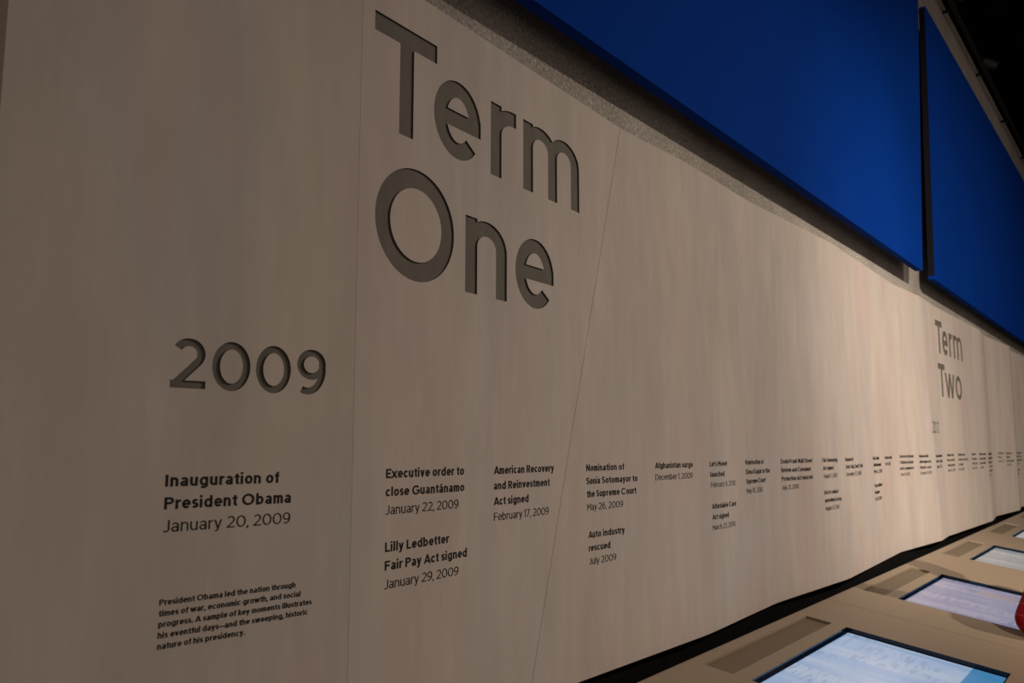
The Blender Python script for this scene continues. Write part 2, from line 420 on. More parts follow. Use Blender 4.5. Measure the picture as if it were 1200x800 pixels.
# ------------------------------------------------------------------ engraved titles (recessed into the folded wall)
# each letter with the span it takes on the wall: (letter, x0, x1), then baseline z, cap height, stem thickness
TITLES = {'one': [([('T', 1.156, 1.359), ('e', 1.350, 1.527), ('r', 1.568, 1.679), ('m', 1.712, 2.001)], 2.268, .2475, .0455),
                  ([('O', 1.167, 1.426), ('n', 1.469, 1.638), ('e', 1.676, 1.859)], 1.957, .2420, .0455)],
          'two': [([('T', 6.672, 6.875), ('e', 6.866, 7.043), ('r', 7.084, 7.195), ('m', 7.228, 7.535)], 2.268, .2420, .0455),
                  ([('T', 6.682, 6.885), ('w', 6.880, 7.190), ('o', 7.215, 7.430)], 1.953, .2400, .0455)],
          'y09': [([('2', .754, .815), ('0', .826, .897), ('0', .908, .978), ('9', .991, 1.053)], 1.6955, .0835, .0140)],
          'y13': [([('2', 6.305, 6.365), ('0', 6.377, 6.447), ('1', 6.462, 6.487), ('3', 6.508, 6.572)], 1.685, .0800, .0140)]}
def place_letters(letters, z, cap, stem):
    out = []
    for ch, x0, x1 in letters:
        w = .17
        for _ in range(4):
            p, t, e, adv = glyph(ch, round(w, 4), 64); lo, hi = min(v.x for v in p), max(v.x for v in p)
            sx = (x1 - x0) / (hi - lo); w = .5 * w + .5 * min(.21, max(.12, stem / sx))
        out.append((ch, [(x0 + (v.x - lo) * sx, z + v.y * cap) for v in p], t, e))
    return out
def place_line(text, x0, x1, z, cap, w, n):
    lo, hi = line_width(text, w); s = (x1 - x0) / (hi - lo); x = -lo; out = []
    for ch in text:
        p, t, e, adv = glyph(ch, w, n)
        if p: out.append((ch, [(x0 + (x + v.x) * s, z + v.y * cap) for v in p], t, e))
        x += adv
    return out
DEPTH = .0048
placed = {k: [g for L in v for g in place_letters(*L)] for k, v in TITLES.items()}

# ------------------------------------------------------------------ setting: folded wall, upper wall, base, floor, ceiling
def build_wall():
    V, E, Fc = [], [], []
    def seg(a, b): V.extend([Vector(a), Vector(b)]); E.append((len(V) - 2, len(V) - 1))
    seg((XL, ZB), (XR, ZB)); seg((XL, ZT), (XR, ZT)); seg((XL, ZB), (XL, ZT)); seg((XR, ZB), (XR, ZT))
    for k in range(1, 8): z = ZB + (ZT - ZB) * k / 8; seg((XL, z), (XR, z))
    for i in range(1, len(FOLDS) - 1):
        for off in ((0,) if i in (1, 2) else (-.07, -.045, -.02, 0, .02, .045, .07)):
            xb, xt = FOLDS[i][2] + off, FOLDS[i][0] + off
            if i not in (1, 2): seg((xb, ZB), (xt, ZT))
    n_g = 0
    for i, hw in ((1, .00025), (2, .0007)):                   # the two open panel joints
        xb, xt = FOLDS[i][2], FOLDS[i][0]; o = len(V)
        V.extend([Vector((xb - hw, ZB)), Vector((xb + hw, ZB)), Vector((xt + hw, ZT)), Vector((xt - hw, ZT))]); Fc.append([o, o + 1, o + 2, o + 3])
    for gl in placed.values():
        for ch, p, t, e in gl:
            o = len(V); V.extend(Vector(q) for q in p); Fc.extend([[o + i for i in tri] for tri in t])
    r = delaunay_2d_cdt(V, E, Fc, 0, 1e-6)
    P = r[0]; verts = [(v.x, y_wall(v.x, v.y), v.y) for v in P]; faces = []
    for t, of in zip(r[2], r[5]):
        if not of: faces.append(tuple(reversed(t)) if (P[t[1]] - P[t[0]]).cross(P[t[2]] - P[t[0]]) < 0 else tuple(t))
    o = link_mesh('wall_left', verts, faces, [M_PANEL], smooth=True)
    # close the slab: top, underside, left end and back
    BK = 1.372
    def rim(pts, flip):
        n0 = len(rv)
        for x, z in pts: rv.append((x, y_wall(x, z), z)); rv.append((x, BK, z))
        for k in range(len(pts) - 1):
            a = n0 + 2 * k; q = (a, a + 2, a + 3, a + 1); rf.append(q[::-1] if flip else q)
    rv, rf = [], []
    xs = sorted({v.x for v in P if abs(v.y - ZT) < 1e-4}); rim([(x, ZT) for x in xs], False)
    xs = sorted({v.x for v in P if abs(v.y - ZB) < 1e-4}); rim([(x, ZB) for x in xs], True)
    rim([(XL, ZB), (XL, ZT)], False); rim([(XR, ZB), (XR, ZT)], True)
    n0 = len(rv); rv += [(XL, BK, ZB), (XR, BK, ZB), (XR, BK, ZT), (XL, BK, ZT)]; rf.append((n0 + 3, n0 + 2, n0 + 1, n0))
    bm = bmesh.new(); bm.from_mesh(o.data)
    nv = [bm.verts.new(v) for v in rv]
    for f in rf: bm.faces.new([nv[i] for i in f])
    bm.to_mesh(o.data); bm.free()
    return tag(o, 'long pale folded concrete wall with timeline lettering', kind='structure')
build_wall()
tag(box_mesh('wall_back', -3.2, 14.22, 1.40, 1.62, 0, 5.72, M_ROUGH), 'rough grey concrete wall showing above the pale folded wall', kind='structure')
tag(box_mesh('baseboard_left', .50, 13.2, 1.352, 1.398, .30, .955, M_BLACK), 'black recessed base under the pale folded wall', kind='structure')
tag(box_mesh('floor', -3.2, 14.4, -4.2, 1.62, -.1, 0, M_FLOOR), 'dark floor', kind='structure')
tag(box_mesh('ceiling', -3.2, 14.4, -4.2, 2.2, 6.9, 7.0, M_CEIL), 'black ceiling void', kind='structure')
tag(box_mesh('wall_right', 14.22, 14.4, -4.2, 1.62, 0, 6.9, M_CEIL), 'dark end of the hall', kind='structure')
tag(box_mesh('trim_1', -3.2, 14.4, 1.62, 2.2, 5.2, 6.9, M_CEIL), 'black void behind the top of the concrete wall', kind='structure')

# ------------------------------------------------------------------ engraved titles
def engraved(name, key, label, cat, part):
    gl = placed[key]
    x0 = min(q[0] for g in gl for q in g[1]); z0 = min(q[1] for g in gl for q in g[1])
    base = Vector((x0, y_wall(x0, z0), z0)); root = empty(name, base, label, cat)
    for ch, p, t, e in gl:
        nrm = (y_wall(p[0][0] + .05, p[0][1]) - y_wall(p[0][0] - .05, p[0][1])) / .1
        vs = [Vector((x, y_wall(x, z) + DEPTH, z)) - base for x, z in p]; n = len(vs)
        vs += [Vector((x, y_wall(x, z) + .0001, z)) - base for x, z in p]
        fs = [tuple(q) for q in t] + [(a + n, b_ + n, b_, a) for a, b_ in e]
        o = link_mesh(part, vs, fs, [M_INLAY, M_LETTER_SIDE], root, [0] * len(t) + [1] * len(e))
    return root
engraved('engraved_title', 'one', 'large engraved title reading Term One high on the near wall', 'title', 'letter')
engraved('engraved_title', 'two', 'engraved title reading Term Two, small in the distance at right', 'title', 'letter')
engraved('engraved_year', 'y09', 'engraved year 2009 on the near wall above the inauguration caption', 'number', 'digit')
engraved('engraved_year', 'y13', 'tiny engraved year 2013 below left of the far Term Two title', 'number', 'digit')

# ------------------------------------------------------------------ black captions lying on the wall
PITCHZ = .0365
def text_mesh(name, lines, m, parent, base, w, n):
    V, Fc = [], []
    for text, x0, x1, z, cap in lines:
        for ch, p, t, e in place_line(text, x0, x1, z, cap, w, n):
            o = len(V); k = len(p)
            V += [Vector((x, y_wall(x, zz) - .0009, zz)) - base for x, zz in p]
            V += [Vector((x, y_wall(x, zz) - .0001, zz)) - base for x, zz in p]
            Fc += [tuple(o + i for i in q) for q in t] + [(o + a, o + k + a, o + k + b_, o + b_) for a, b_ in e]
    return link_mesh(name, V, Fc, m, parent)
def caption(label, z, lines, dates=1, cap=.0187, pitch=PITCHZ, name='wall_caption', cat='caption', group='black captions on the timeline wall', bold=.178):
    """lines: (text, x0, x1) from the top; the last «dates» of them are in the thin weight"""
    x0 = min(l[1] for l in lines); zb = z - pitch * (len(lines) - 1)
    base = Vector((x0, y_wall(x0, zb), zb)); root = empty(name, base, label, cat, group)
    L = [(t, a, b_, z - pitch * i, cap) for i, (t, a, b_) in enumerate(lines)]
    nb = len(L) - dates; far = 12 if x0 > 4.8 else 20
    if nb: text_mesh('heading', L[:nb], M_VINYL, root, base, bold, far)
    if dates:
        d = text_mesh('date_line', L[nb:], M_VINYL_LIGHT, root, base, .098, far)
        if nb: d['label'] = 'thin lettered date line'
    return root
caption('black caption about the inauguration, dated January 20, 2009', 1.5338, [('Inauguration of', .755, .961), ('President Obama', .755, .986), ('January 20, 2009', .755, .986)], cap=.0192)
caption('small bold paragraph of five lines at lower left, beginning with led the nation', 1.3457, [('President Obama led the nation through', .755, 1.001), ('times of war, economic growth, and social', .755, 1.012), ('progress. A sample of key moments illustrates', .755, 1.036), ('his eventful days\u2014and the sweeping, historic', .755, 1.028), ('nature of his presidency.', .755, .905)], dates=0, cap=.0093, pitch=.01705, name='wall_paragraph', cat='paragraph', group=None, bold=.158)
caption('black caption Executive order to close, dated January 22, 2009', 1.5344, [('Executive order to', 1.214, 1.470), ('close Guant\u00e1namo', 1.214, 1.471), ('January 22, 2009', 1.215, 1.450)])
caption('black caption Fair Pay Act signed, dated January 29, 2009', 1.3878, [('Lilly Ledbetter', 1.215, 1.418), ('Fair Pay Act signed', 1.215, 1.482), ('January 29, 2009', 1.215, 1.452)])
caption('black caption American Recovery and Reinvestment Act, dated February 17, 2009', 1.5323, [('American Recovery', 1.586, 1.855), ('and Reinvestment', 1.586, 1.834), ('Act signed', 1.586, 1.734), ('February 17, 2009', 1.587, 1.829)])
caption('black caption on a Supreme Court nomination, dated May 26, 2009', 1.5285, [('Nomination of', 2.027, 2.237), ('Sonia Sotomayor to', 2.028, 2.311), ('the Supreme Court', 2.031, 2.302), ('May 26, 2009', 2.033, 2.226)])
caption('black caption Auto industry rescued, dated July 2009', 1.3425, [('Auto industry', 2.039, 2.231), ('rescued', 2.041, 2.152), ('July 2009', 2.044, 2.182)])
caption('black two line caption Afghanistan surge, dated December 1, 2009', 1.5277, [('Afghanistan surge', 2.419, 2.668), ('December 1, 2009', 2.419, 2.663)])
caption("black caption Let's Move launched, dated February 9, 2010", 1.5268, [("Let\u2019s Move!", 2.805, 2.965), ('launched', 2.807, 2.937), ('February 9, 2010', 2.809, 3.044)], cap=.0178)
caption('black caption Affordable Care Act signed, dated March 23, 2010', 1.3786, [('Affordable Care', 2.812, 3.040), ('Act signed', 2.813, 2.964), ('March 23, 2010', 2.813, 3.025)], cap=.0178)
caption('black caption on a Supreme Court nomination, dated May 10, 2010', 1.5270, [('Nomination of', 3.151, 3.354), ('Elena Kagan to the', 3.153, 3.419), ('Supreme Court', 3.153, 3.372), ('May 10, 2010', 3.154, 3.333)])
caption('black caption on Wall Street reform and consumer protection, dated July 21, 2010', 1.5248, [('Dodd-Frank Wall Street', 3.533, 3.878), ('Reform and Consumer', 3.536, 3.860), ('Protection Act enacted', 3.538, 3.875), ('July 21, 2010', 3.538, 3.716)])
caption('black caption Fair Sentencing Act signed, dated August 3, 2010', 1.5242, [('Fair Sentencing', 4.001, 4.192), ('Act signed', 4.006, 4.136), ('August 3, 2010', 4.008, 4.182)])
caption('black caption End of combat operations in Iraq, dated August 31, 2010', 1.3762, [('End of combat', 4.007, 4.186), ('operations in Iraq', 4.012, 4.222), ('August 31, 2010', 4.014, 4.191)])
caption("black caption Repeal of Don't Ask, Don't Tell, dated December 22, 2010", 1.5237, [('Repeal of', 4.312, 4.467), ('Don\u2019t Ask, Don\u2019t Tell', 4.318, 4.653), ('December 22, 2010', 4.321, 4.621)])
FAR = 'distant unreadable captions on the timeline wall'
caption('blurred three line caption right of the Repeal caption, upper of a pair', 1.5230, [('bin Laden', 4.898, 5.041), ('raid ordered', 4.908, 5.083), ('May 2, 2011', 4.910, 5.105)], group=FAR)
caption('blurred three line caption right of the Repeal caption, lower of a pair', 1.3748, [('Iraq pullout', 4.909, 5.090), ('begins', 4.910, 5.022), ('Oct. 21, 2011', 4.914, 5.062)], group=FAR)
caption('blurred two line caption of one bold and one thin line', 1.5232, [('Iraq war ends', 5.189, 5.374), ('Dec. 18, 2011', 5.198, 5.327)], group=FAR)
caption('blurred wide four line caption, first one left of the far year 2013', 1.5256, [('Deferred Action for', 5.579, 5.855), ('Childhood Arrivals', 5.578, 5.844), ('policy announced', 5.578, 5.843), ('June 15, 2012', 5.587, 5.760)], group=FAR)
caption('blurred four line caption just left of the grey fold below Term Two', 1.5240, [('Hurricane relief', 5.966, 6.163), ('effort begins on the', 5.968, 6.219), ('Atlantic coast', 5.970, 6.211), ('October 29, 2012', 5.974, 6.219)], group=FAR)
caption('blurred three line caption on the grey fold below the far year 2013', 1.5213, [('Second inauguration', 6.353, 6.626), ('at the U.S. Capitol', 6.353, 6.623), ('January 21, 2013', 6.364, 6.588)], group=FAR)
caption('blurred four line caption first right of the grey fold, below Term Two', 1.5234, [('Climate Action', 6.788, 7.013), ('Plan to cut the', 6.790, 7.024), ('carbon released', 6.796, 7.026), ('June 25, 2013', 6.797, 7.036)], group=FAR)
caption('blurred four line caption with a long second line, below Term Two', 1.5234, [('Minimum wage', 7.146, 7.379), ('for federal contractors', 7.149, 7.484), ('is raised', 7.145, 7.301), ('Feb. 12, 2014', 7.145, 7.321)], group=FAR)
caption('narrow blurred four line caption past the end of Term Two', 1.5229, [('New start', 7.630, 7.779), ('in relations', 7.627, 7.812), ('with Cuba', 7.629, 7.823), ('Dec. 17, 2014', 7.626, 7.800)], group=FAR)
caption('blurred four line caption just left of the far second fold', 1.5215, [('Nuclear deal with', 7.927, 8.184), ('Iran reached by', 7.930, 8.177), ('world powers', 7.932, 8.163), ('July 2015', 7.939, 8.060)], group=FAR)
caption('blurred caption on the far second fold, upper of a pair', 1.5202, [('Marriage equality', 8.296, 8.741), ('affirmed by the', 8.294, 8.760), ('high court', 8.291, 8.726)], dates=0, group=FAR)
caption('faint thin caption on the far second fold, lower of a pair', 1.4130, [('June 26', 8.324, 8.700), ('and after', 8.300, 8.690), ('2015', 8.290, 8.400)], dates=3, group=FAR)
caption('blurred three line caption first right of the far second fold', 1.5195, [('Clean Power', 9.044, 9.264), ('Plan set', 9.040, 9.192), ('Aug. 3, 2015', 9.052, 9.271)], cap=.021, group=FAR)
caption('blurred four line caption with a long third line near the right edge', 1.5176, [('Paris climate', 9.358, 9.613), ('agreement', 9.368, 9.535), ('reached by nations', 9.368, 9.700), ('Dec. 12, 2015', 9.380, 9.579)], cap=.021, group=FAR)
caption('faint caption at the extreme right edge, upper of a pair', 1.5147, [('Every Student', 10.094, 10.560), ('Succeeds', 10.052, 10.520), ('Act signed', 10.049, 10.540), ('2015', 10.008, 10.400)], cap=.021, group=FAR)
caption('faint caption at the extreme right edge, lower of a pair', 1.3402, [('Farewell', 9.985, 10.400), ('address', 9.945, 10.340)], dates=2, cap=.021, group=FAR)

# ------------------------------------------------------------------ blue panels on the upper wall (slanted ends)
def blue_panel(label, xl_b, xl_t, xr_b, xr_t, z0=2.79, z1=5.0, y0=1.27, y1=1.312):
    base = Vector((xl_b, y1, z0)); root = empty('blue_wall_panel', base, label, 'panel')
    r = .012
    q = [(xl_b, z0), (xr_b, z0), (xr_t, z1), (xl_t, z1)]
    def corner(a, p, c_, k=5):                    # rounded corners
        a, p, c_ = Vector(a), Vector(p), Vector(c_); u, v = (a - p).normalized(), (c_ - p).normalized(); R = .03
        return [tuple(p + u * R * (1 - t) ** 2 + v * R * t ** 2) for t in [i / k for i in range(k + 1)]]
    out = []
    for i in range(4): out += corner(q[i - 1], q[i], q[(i + 1) % 4])
    n = len(out)
    vs = [Vector((x, y0, z)) - base for x, z in out] + [Vector((x, y1, z)) - base for x, z in out]
    fs, mi = [tuple(range(n)), tuple(range(2 * n - 1, n - 1, -1))], [0, 0]
    ends_v, ends_f = [], []
    for i in range(n):
        j = (i + 1) % n; dx, dz = out[j][0] - out[i][0], out[j][1] - out[i][1]
        f = (i, n + i, n + j, j)
        if abs(dz) > 1.0:                          # long slanted end: a black edge strip of its own
            ends_f.append(f)
        else: fs.append(f)
    link_mesh('panel_face', vs, fs, M_BLUE, root)
    for f in ends_f:
        e = Vector((0, 0, 0)); s = 1 if (vs[f[0]].x > 1.0) else -1
        p = [vs[i] for i in f]; p2 = [v + Vector((s * .006, 0, 0)) for v in p]
        o = link_mesh('end_edge', p + p2, [(0, 1, 2, 3), (7, 6, 5, 4), (0, 4, 5, 1), (1, 5, 6, 2), (2, 6, 7, 3), (3, 7, 4, 0)], M_PANEL_EDGE, root)
        o['label'] = 'black end edge'; fix_normals(o)
    return root
blue_panel('huge blue panel filling the upper wall above Term One', -1.6, -1.6, 6.235, 6.64)
blue_panel('farther blue panel right of the narrow dark gap', 6.61, 6.86, 13.9, 13.9)

# ------------------------------------------------------------------ row of touch tables
TILT = radians(9); TY, TZ = 1.24, .9428
TABLE_W, TABLE_D = 1.70, .89
SX0, SX1 = .375, 1.310
def tilt_point(s, d, n): return Vector((s, -d * cos(TILT) - n * sin(TILT) * 1.0, -d * sin(TILT) + n * cos(TILT)))
SCREENS = [screen_mat('display_pale_blue', (.29, .42, .64), (.40, .50, .66), (.13, .24, .43), 1.7, ((-9, 9, .425, 9, 0), (.03, .22, .46), .9)),
           screen_mat('display_lavender', (.22, .225, .36), (.33, .315, .43), (.12, .13, .26), 5.2, None, ((.66, .80, .20, .37, .0), (.36, .28, .26), .6)),
           screen_mat('display_pale_grey', (.30, .30, .31), (.38, .37, .36), (.16, .17, .19), 9.4),
           screen_mat('display_grey_blue', (.32, .34, .37), (.37, .38, .40), (.18, .20, .25), 12.6)]
def make_table(label, k):
    x0 = 2.115 + TABLE_W * k; W = TABLE_W - .004
    root = empty('touch_table', (x0, TY, TZ), label, 'table', 'touch tables in a row along the wall')
    # countertop sheet with two openings
    V, Fc, E = [], [], []
    def rect(a, b_, c_, d): o = len(V); V.extend([Vector((a, c_)), Vector((b_, c_)), Vector((b_, d)), Vector((a, d))]); Fc.append([o, o + 1, o + 2, o + 3])
    rect(0, W, .010, TABLE_D - .012); openings = [(SX0, SX1, .049, .147), (SX0, SX1, .203, .752)]
    for op in openings: rect(*op)
    r = delaunay_2d_cdt(V, [], Fc, 1, 1e-6)
    P = [tilt_point(p.x, p.y, 0) for p in r[0]]; faces = [tuple(reversed(t)) for t, of in zip(r[2], r[5]) if len(of) == 1]
    def strip(A_, B_):
        o = len(P); P.extend(A_ + B_); n = len(A_)
        for i in range(n - 1): faces.append((o + i, o + i + 1, o + n + i + 1, o + n + i))
    inner = [(.010 - .016 * sin(a), -.016 + .016 * cos(a)) for a in [radians(15 * i) for i in range(7)]] + [(-.006, -.055), (TABLE_D - .004, -.055)]
    outer = [(TABLE_D - .012 + .012 * sin(a), -.012 + .012 * cos(a)) for a in [radians(15 * i) for i in range(7)]] + [(TABLE_D, -.055)]
    prof = outer[::-1][:0]
    loop = inner[:-1] + [(TABLE_D, -.055)] + outer[::-1][1:]
    strip([tilt_point(0, d, n) for d, n in loop], [tilt_point(W, d, n) for d, n in loop])
    for s, fl in ((0, False), (W, True)):                                  # end faces
        o = len(P); P.extend(tilt_point(s, d, n) for d, n in loop); f = tuple(range(o, o + len(loop))); faces.append(f if fl else f[::-1])
    for (a, b_, c_, d), dep in zip(openings, (.009, .016)):                # recess sides
        q = [(a, c_), (b_, c_), (b_, d), (a, d), (a, c_)]
        if dep < .012: strip([tilt_point(s, t, 0) for s, t in q], [tilt_point(s, t, -dep) for s, t in q])
    top = link_mesh('countertop', P, faces, M_TABLE, root); fix_normals(top)
    a, b_, c_, d = openings[0]
    pl = link_mesh('inset_plate', [tilt_point(s, t, n) for n in (-.009, -.016) for s, t in ((a, c_), (b_, c_), (b_, d), (a, d))],
                   [(3, 2, 1, 0), (4, 5, 6, 7), (0, 1, 5, 4), (1, 2, 6, 5), (2, 3, 7, 6), (3, 0, 4, 7)], M_PLATE, root); fix_normals(pl)
    pl['label'] = 'darker recessed plate'
    a, b_, c_, d = openings[1]; g = .011
    qo = [(a, c_), (b_, c_), (b_, d), (a, d)]; qi = [(a + g, c_ + g), (b_ - g, c_ + g), (b_ - g, d - g), (a + g, d - g)]
    bv = [tilt_point(*p, .0003) for p in qo] + [tilt_point(*p, -.016) for p in qo] + [tilt_point(*p, -.016) for p in qi] + [tilt_point(*p, -.022) for p in qo]
    bf = []
    for i in range(4):
        j = (i + 1) % 4; bf += [(i, j, 4 + j, 4 + i), (4 + i, 4 + j, 8 + j, 8 + i)]
    bz = link_mesh('bezel', bv[:12], bf, M_BEZEL, root); fix_normals(bz); bz['label'] = 'dark blue black screen surround'
    # the display sheet, its own origin at the inner left corner so the page sits the same way on each
    sc = link_mesh('screen', [(0, 0, 0), (b_ - a - 2 * g, 0, 0), (b_ - a - 2 * g, -(d - c_ - 2 * g), 0), (0, -(d - c_ - 2 * g), 0),
                              (0, 0, -.006), (b_ - a - 2 * g, 0, -.006), (b_ - a - 2 * g, -(d - c_ - 2 * g), -.006), (0, -(d - c_ - 2 * g), -.006)],
                   [(3, 2, 1, 0), (4, 5, 6, 7), (0, 1, 5, 4), (1, 2, 6, 5), (2, 3, 7, 6), (3, 0, 4, 7)], SCREENS[min(k, 3)], root)
    sc.location = tilt_point(a + g, c_ + g, -.0158); sc.rotation_euler = (TILT, 0, 0); sc['label'] = 'glowing pale display'
    # cabinet below, with a kick space
    pr = [(-.03, -.062), (-.80, -.182), (-.74, -.80), (-.70, -.80), (-.70, .002 - TZ), (-.08, .002 - TZ), (-.08, -.70)]
    cv = [Vector((s, y, z)) for s in (.004, W - .004) for y, z in pr]; n = len(pr)
    cf = [tuple(range(n)), tuple(range(2 * n - 1, n - 1, -1))] + [(i, (i + 1) % n, n + (i + 1) % n, n + i) for i in range(n)]
    cb = link_mesh('cabinet', cv, cf, M_CAB, root); fix_normals(cb)
    return root
for k, lb in enumerate(['nearest touch table, its pale blue display at the bottom of the picture', 'second touch table from the front, beside the red sleeve, with a lavender display',
                        'third touch table along the wall, with a pale grey display', 'fourth touch table, only a display corner and plate in view',
                        'farthest touch table at the right edge, only its inner strip in view']):
    make_table(lb, k)

# ------------------------------------------------------------------ lighting track along the top of the concrete wall
M_RAIL, nt, b = mat('black_powder_coat', .6, spec=.3)
nt.links.new(ramp(nt, noise(nt, 60), [(.3, (.012, .011, .010)), (.7, (.02, .018, .016))]), b.inputs['Base Color'])
M_HEAD, nt, b = mat('grey_lamp_head', .5, spec=.4)
nt.links.new(ramp(nt, noise(nt, 60), [(.3, (.05, .045, .04)), (.7, (.07, .065, .06))]), b.inputs['Base Color'])
TRX, TRY, TRZ = 6.4, 1.30, 5.61
def bm_obj(name, bm, m, parent=None, smooth=False):
    me = bpy.data.meshes.new(name); bm.to_mesh(me); bm.free(); me.materials.append(m)
    if smooth: me.polygons.foreach_set('use_smooth', [True] * len(me.polygons))
    o = bpy.data.objects.new(name, me); COL.objects.link(o)
    if parent: o.parent = parent
    return o
def lathe(profile, seg=20):
    """profile: (radius, z) pairs, spun about z"""
    bm = bmesh.new(); rings = []
    for r_, z in profile:
        rings.append([bm.verts.new((r_ * cos(2 * pi * i / seg), r_ * sin(2 * pi * i / seg), z)) for i in range(seg)])
    for a, c_ in zip(rings, rings[1:]):
        for i in range(seg): bm.faces.new((a[i], a[(i + 1) % seg], c_[(i + 1) % seg], c_[i]))
    bm.faces.new(rings[0][::-1]); bm.faces.new(rings[-1]); return bm
track = empty('lighting_track', (TRX, TRY, TRZ), 'thin black lighting track along the top of the concrete wall', 'track')
box_mesh('rail', 0, 7.4, -.016, .016, -.016, .016, M_RAIL, track, .003)
br = None
for k in range(5):
    if br is None:
        br = box_mesh('bracket', -.012, .012, .012, .099, -.012, .012, M_RAIL, track, .002); br.location = (.25, 0, 0)
    else:
        o = br.copy(); COL.objects.link(o); o.parent = track; o.location = (.25 + 1.7 * k, 0, 0)
def spotlight(x, label):
    root = empty('spotlight', (x, TRY, TRZ + .016), label, 'spotlight', 'spotlights on the high track')
    box_mesh('adapter', -.05, .05, -.015, .015, 0.0005, .03, M_RAIL, root, .003)
    bm = lathe([(.008, .03), (.008, .085)], 10); bm_obj('stem', bm, M_RAIL, root)
    bm = lathe([(.012, -.075), (.036, -.07), (.042, -.05), (.042, .07), (.047, .072), (.047, .085), (.039, .085), (.037, .06)], 22)
    hd = bm_obj('lamp_head', bm, M_HEAD, root, False); hd.location = (0, -.02, .125); hd.rotation_euler = (radians(118), 0, radians(25))
    return root
spotlight(8.35, 'small grey spotlight on the high track, nearer of two')
spotlight(10.15, 'small grey spotlight on the high track, farther of two')

# ------------------------------------------------------------------ person in a red shirt leaning on the second table
def blob(name, hulls, m, parent, voxel=.008, smooth=6, origin=(0, 0, 0)):
    """one continuous skin grown over a list of rounded forms; each form is the hull of a few balls ((x, y, z), radius)"""
    bm = bmesh.new(); O = Vector(origin); tmp = bpy.data.meshes.new('hull')
    for hull in hulls:
        b2 = bmesh.new(); ball = bmesh.new(); bmesh.ops.create_icosphere(ball, subdivisions=3, radius=1.0)
        for ctr, r in hull:
            rr = r if isinstance(r, tuple) else (r, r, r); ctr = Vector(ctr) - O
            for v in ball.verts: b2.verts.new((ctr.x + v.co.x * rr[0], ctr.y + v.co.y * rr[1], ctr.z + v.co.z * rr[2]))
        bmesh.ops.convex_hull(b2, input=b2.verts[:])
        bmesh.ops.delete(b2, geom=[v for v in b2.verts if not v.link_faces], context='VERTS')
        b2.to_mesh(tmp); b2.free(); ball.free(); bm.from_mesh(tmp)
    bpy.data.meshes.remove(tmp)
    bmesh.ops.recalc_face_normals(bm, faces=bm.faces)
    me = bpy.data.meshes.new(name); bm.to_mesh(me); bm.free(); me.materials.append(m)
    o = bpy.data.objects.new(name, me); COL.objects.link(o)
    md = o.modifiers.new('remesh', 'REMESH'); md.mode = 'VOXEL'; md.voxel_size = voxel
    sm = o.modifiers.new('smooth', 'SMOOTH'); sm.iterations = smooth; sm.factor = .5
    new = bpy.data.meshes.new_from_object(o.evaluated_get(bpy.context.evaluated_depsgraph_get()))
    o.modifiers.clear(); o.data = new; new.name = name
    if not new.materials: new.materials.append(m)
    new.polygons.foreach_set('use_smooth', [True] * len(new.polygons))
    if parent: o.parent = parent
    return o
M_SKIN, nt, b = mat('skin', .5, spec=.3)
nt.links.new(ramp(nt, noise(nt, 25), [(.3, (.50, .27, .18)), (.7, (.58, .33, .23))]), b.inputs['Base Color'])
M_HAIR, nt, b = mat('dark_brown_hair', .5, spec=.3)
nt.links.new(ramp(nt, noise(nt, 40, (1, 1, .15)), [(.3, (.018, .010, .006)), (.7, (.045, .026, .016))]), b.inputs['Base Color'])
M_JEANS, nt, b = mat('dark_denim', .85, spec=.1)
nt.links.new(ramp(nt, noise(nt, 60), [(.3, (.02, .028, .05)), (.7, (.035, .045, .075))]), b.inputs['Base Color'])
M_SHOE, nt, b = mat('black_shoe', .5, spec=.3)
nt.links.new(ramp(nt, noise(nt, 60), [(.3, (.015, .014, .013)), (.7, (.03, .028, .026))]), b.inputs['Base Color'])
# red cloth with thin pale windowpane lines
M_RED, nt, b = mat('red_checked_shirt', .8, spec=.15)
tc = nt.nodes.new('ShaderNodeTexCoord'); sp = nt.nodes.new('ShaderNodeSeparateXYZ'); nt.links.new(tc.outputs['Object'], sp.inputs[0])
def stripes(ax, period, wid):
    q = nt.nodes.new('ShaderNodeMath'); q.operation = 'PINGPONG'; nt.links.new(sp.outputs[ax], q.inputs[0]); q.inputs[1].default_value = period
    l = nt.nodes.new('ShaderNodeMath'); l.operation = 'LESS_THAN'; nt.links.new(q.outputs[0], l.inputs[0]); l.inputs[1].default_value = wid
    return l.outputs[0]
red = ramp(nt, noise(nt, 30), [(.3, (.22, .002, .007)), (.7, (.30, .004, .010))])
st = nt.nodes.new('ShaderNodeMath'); st.operation = 'MAXIMUM'
nt.links.new(stripes('Z', .022, .0011), st.inputs[0]); nt.links.new(stripes('Y', .022, .0011), st.inputs[1])
half = nt.nodes.new('ShaderNodeMath'); half.operation = 'MULTIPLY'; nt.links.new(st.outputs[0], half.inputs[0]); half.inputs[1].default_value = .28
nt.links.new(mix(nt, red, (.62, .36, .24), half.outputs[0]), b.inputs['Base Color'])
bump(nt, b, noise(nt, 14, (1, 1, 1), 3), .35, .012)

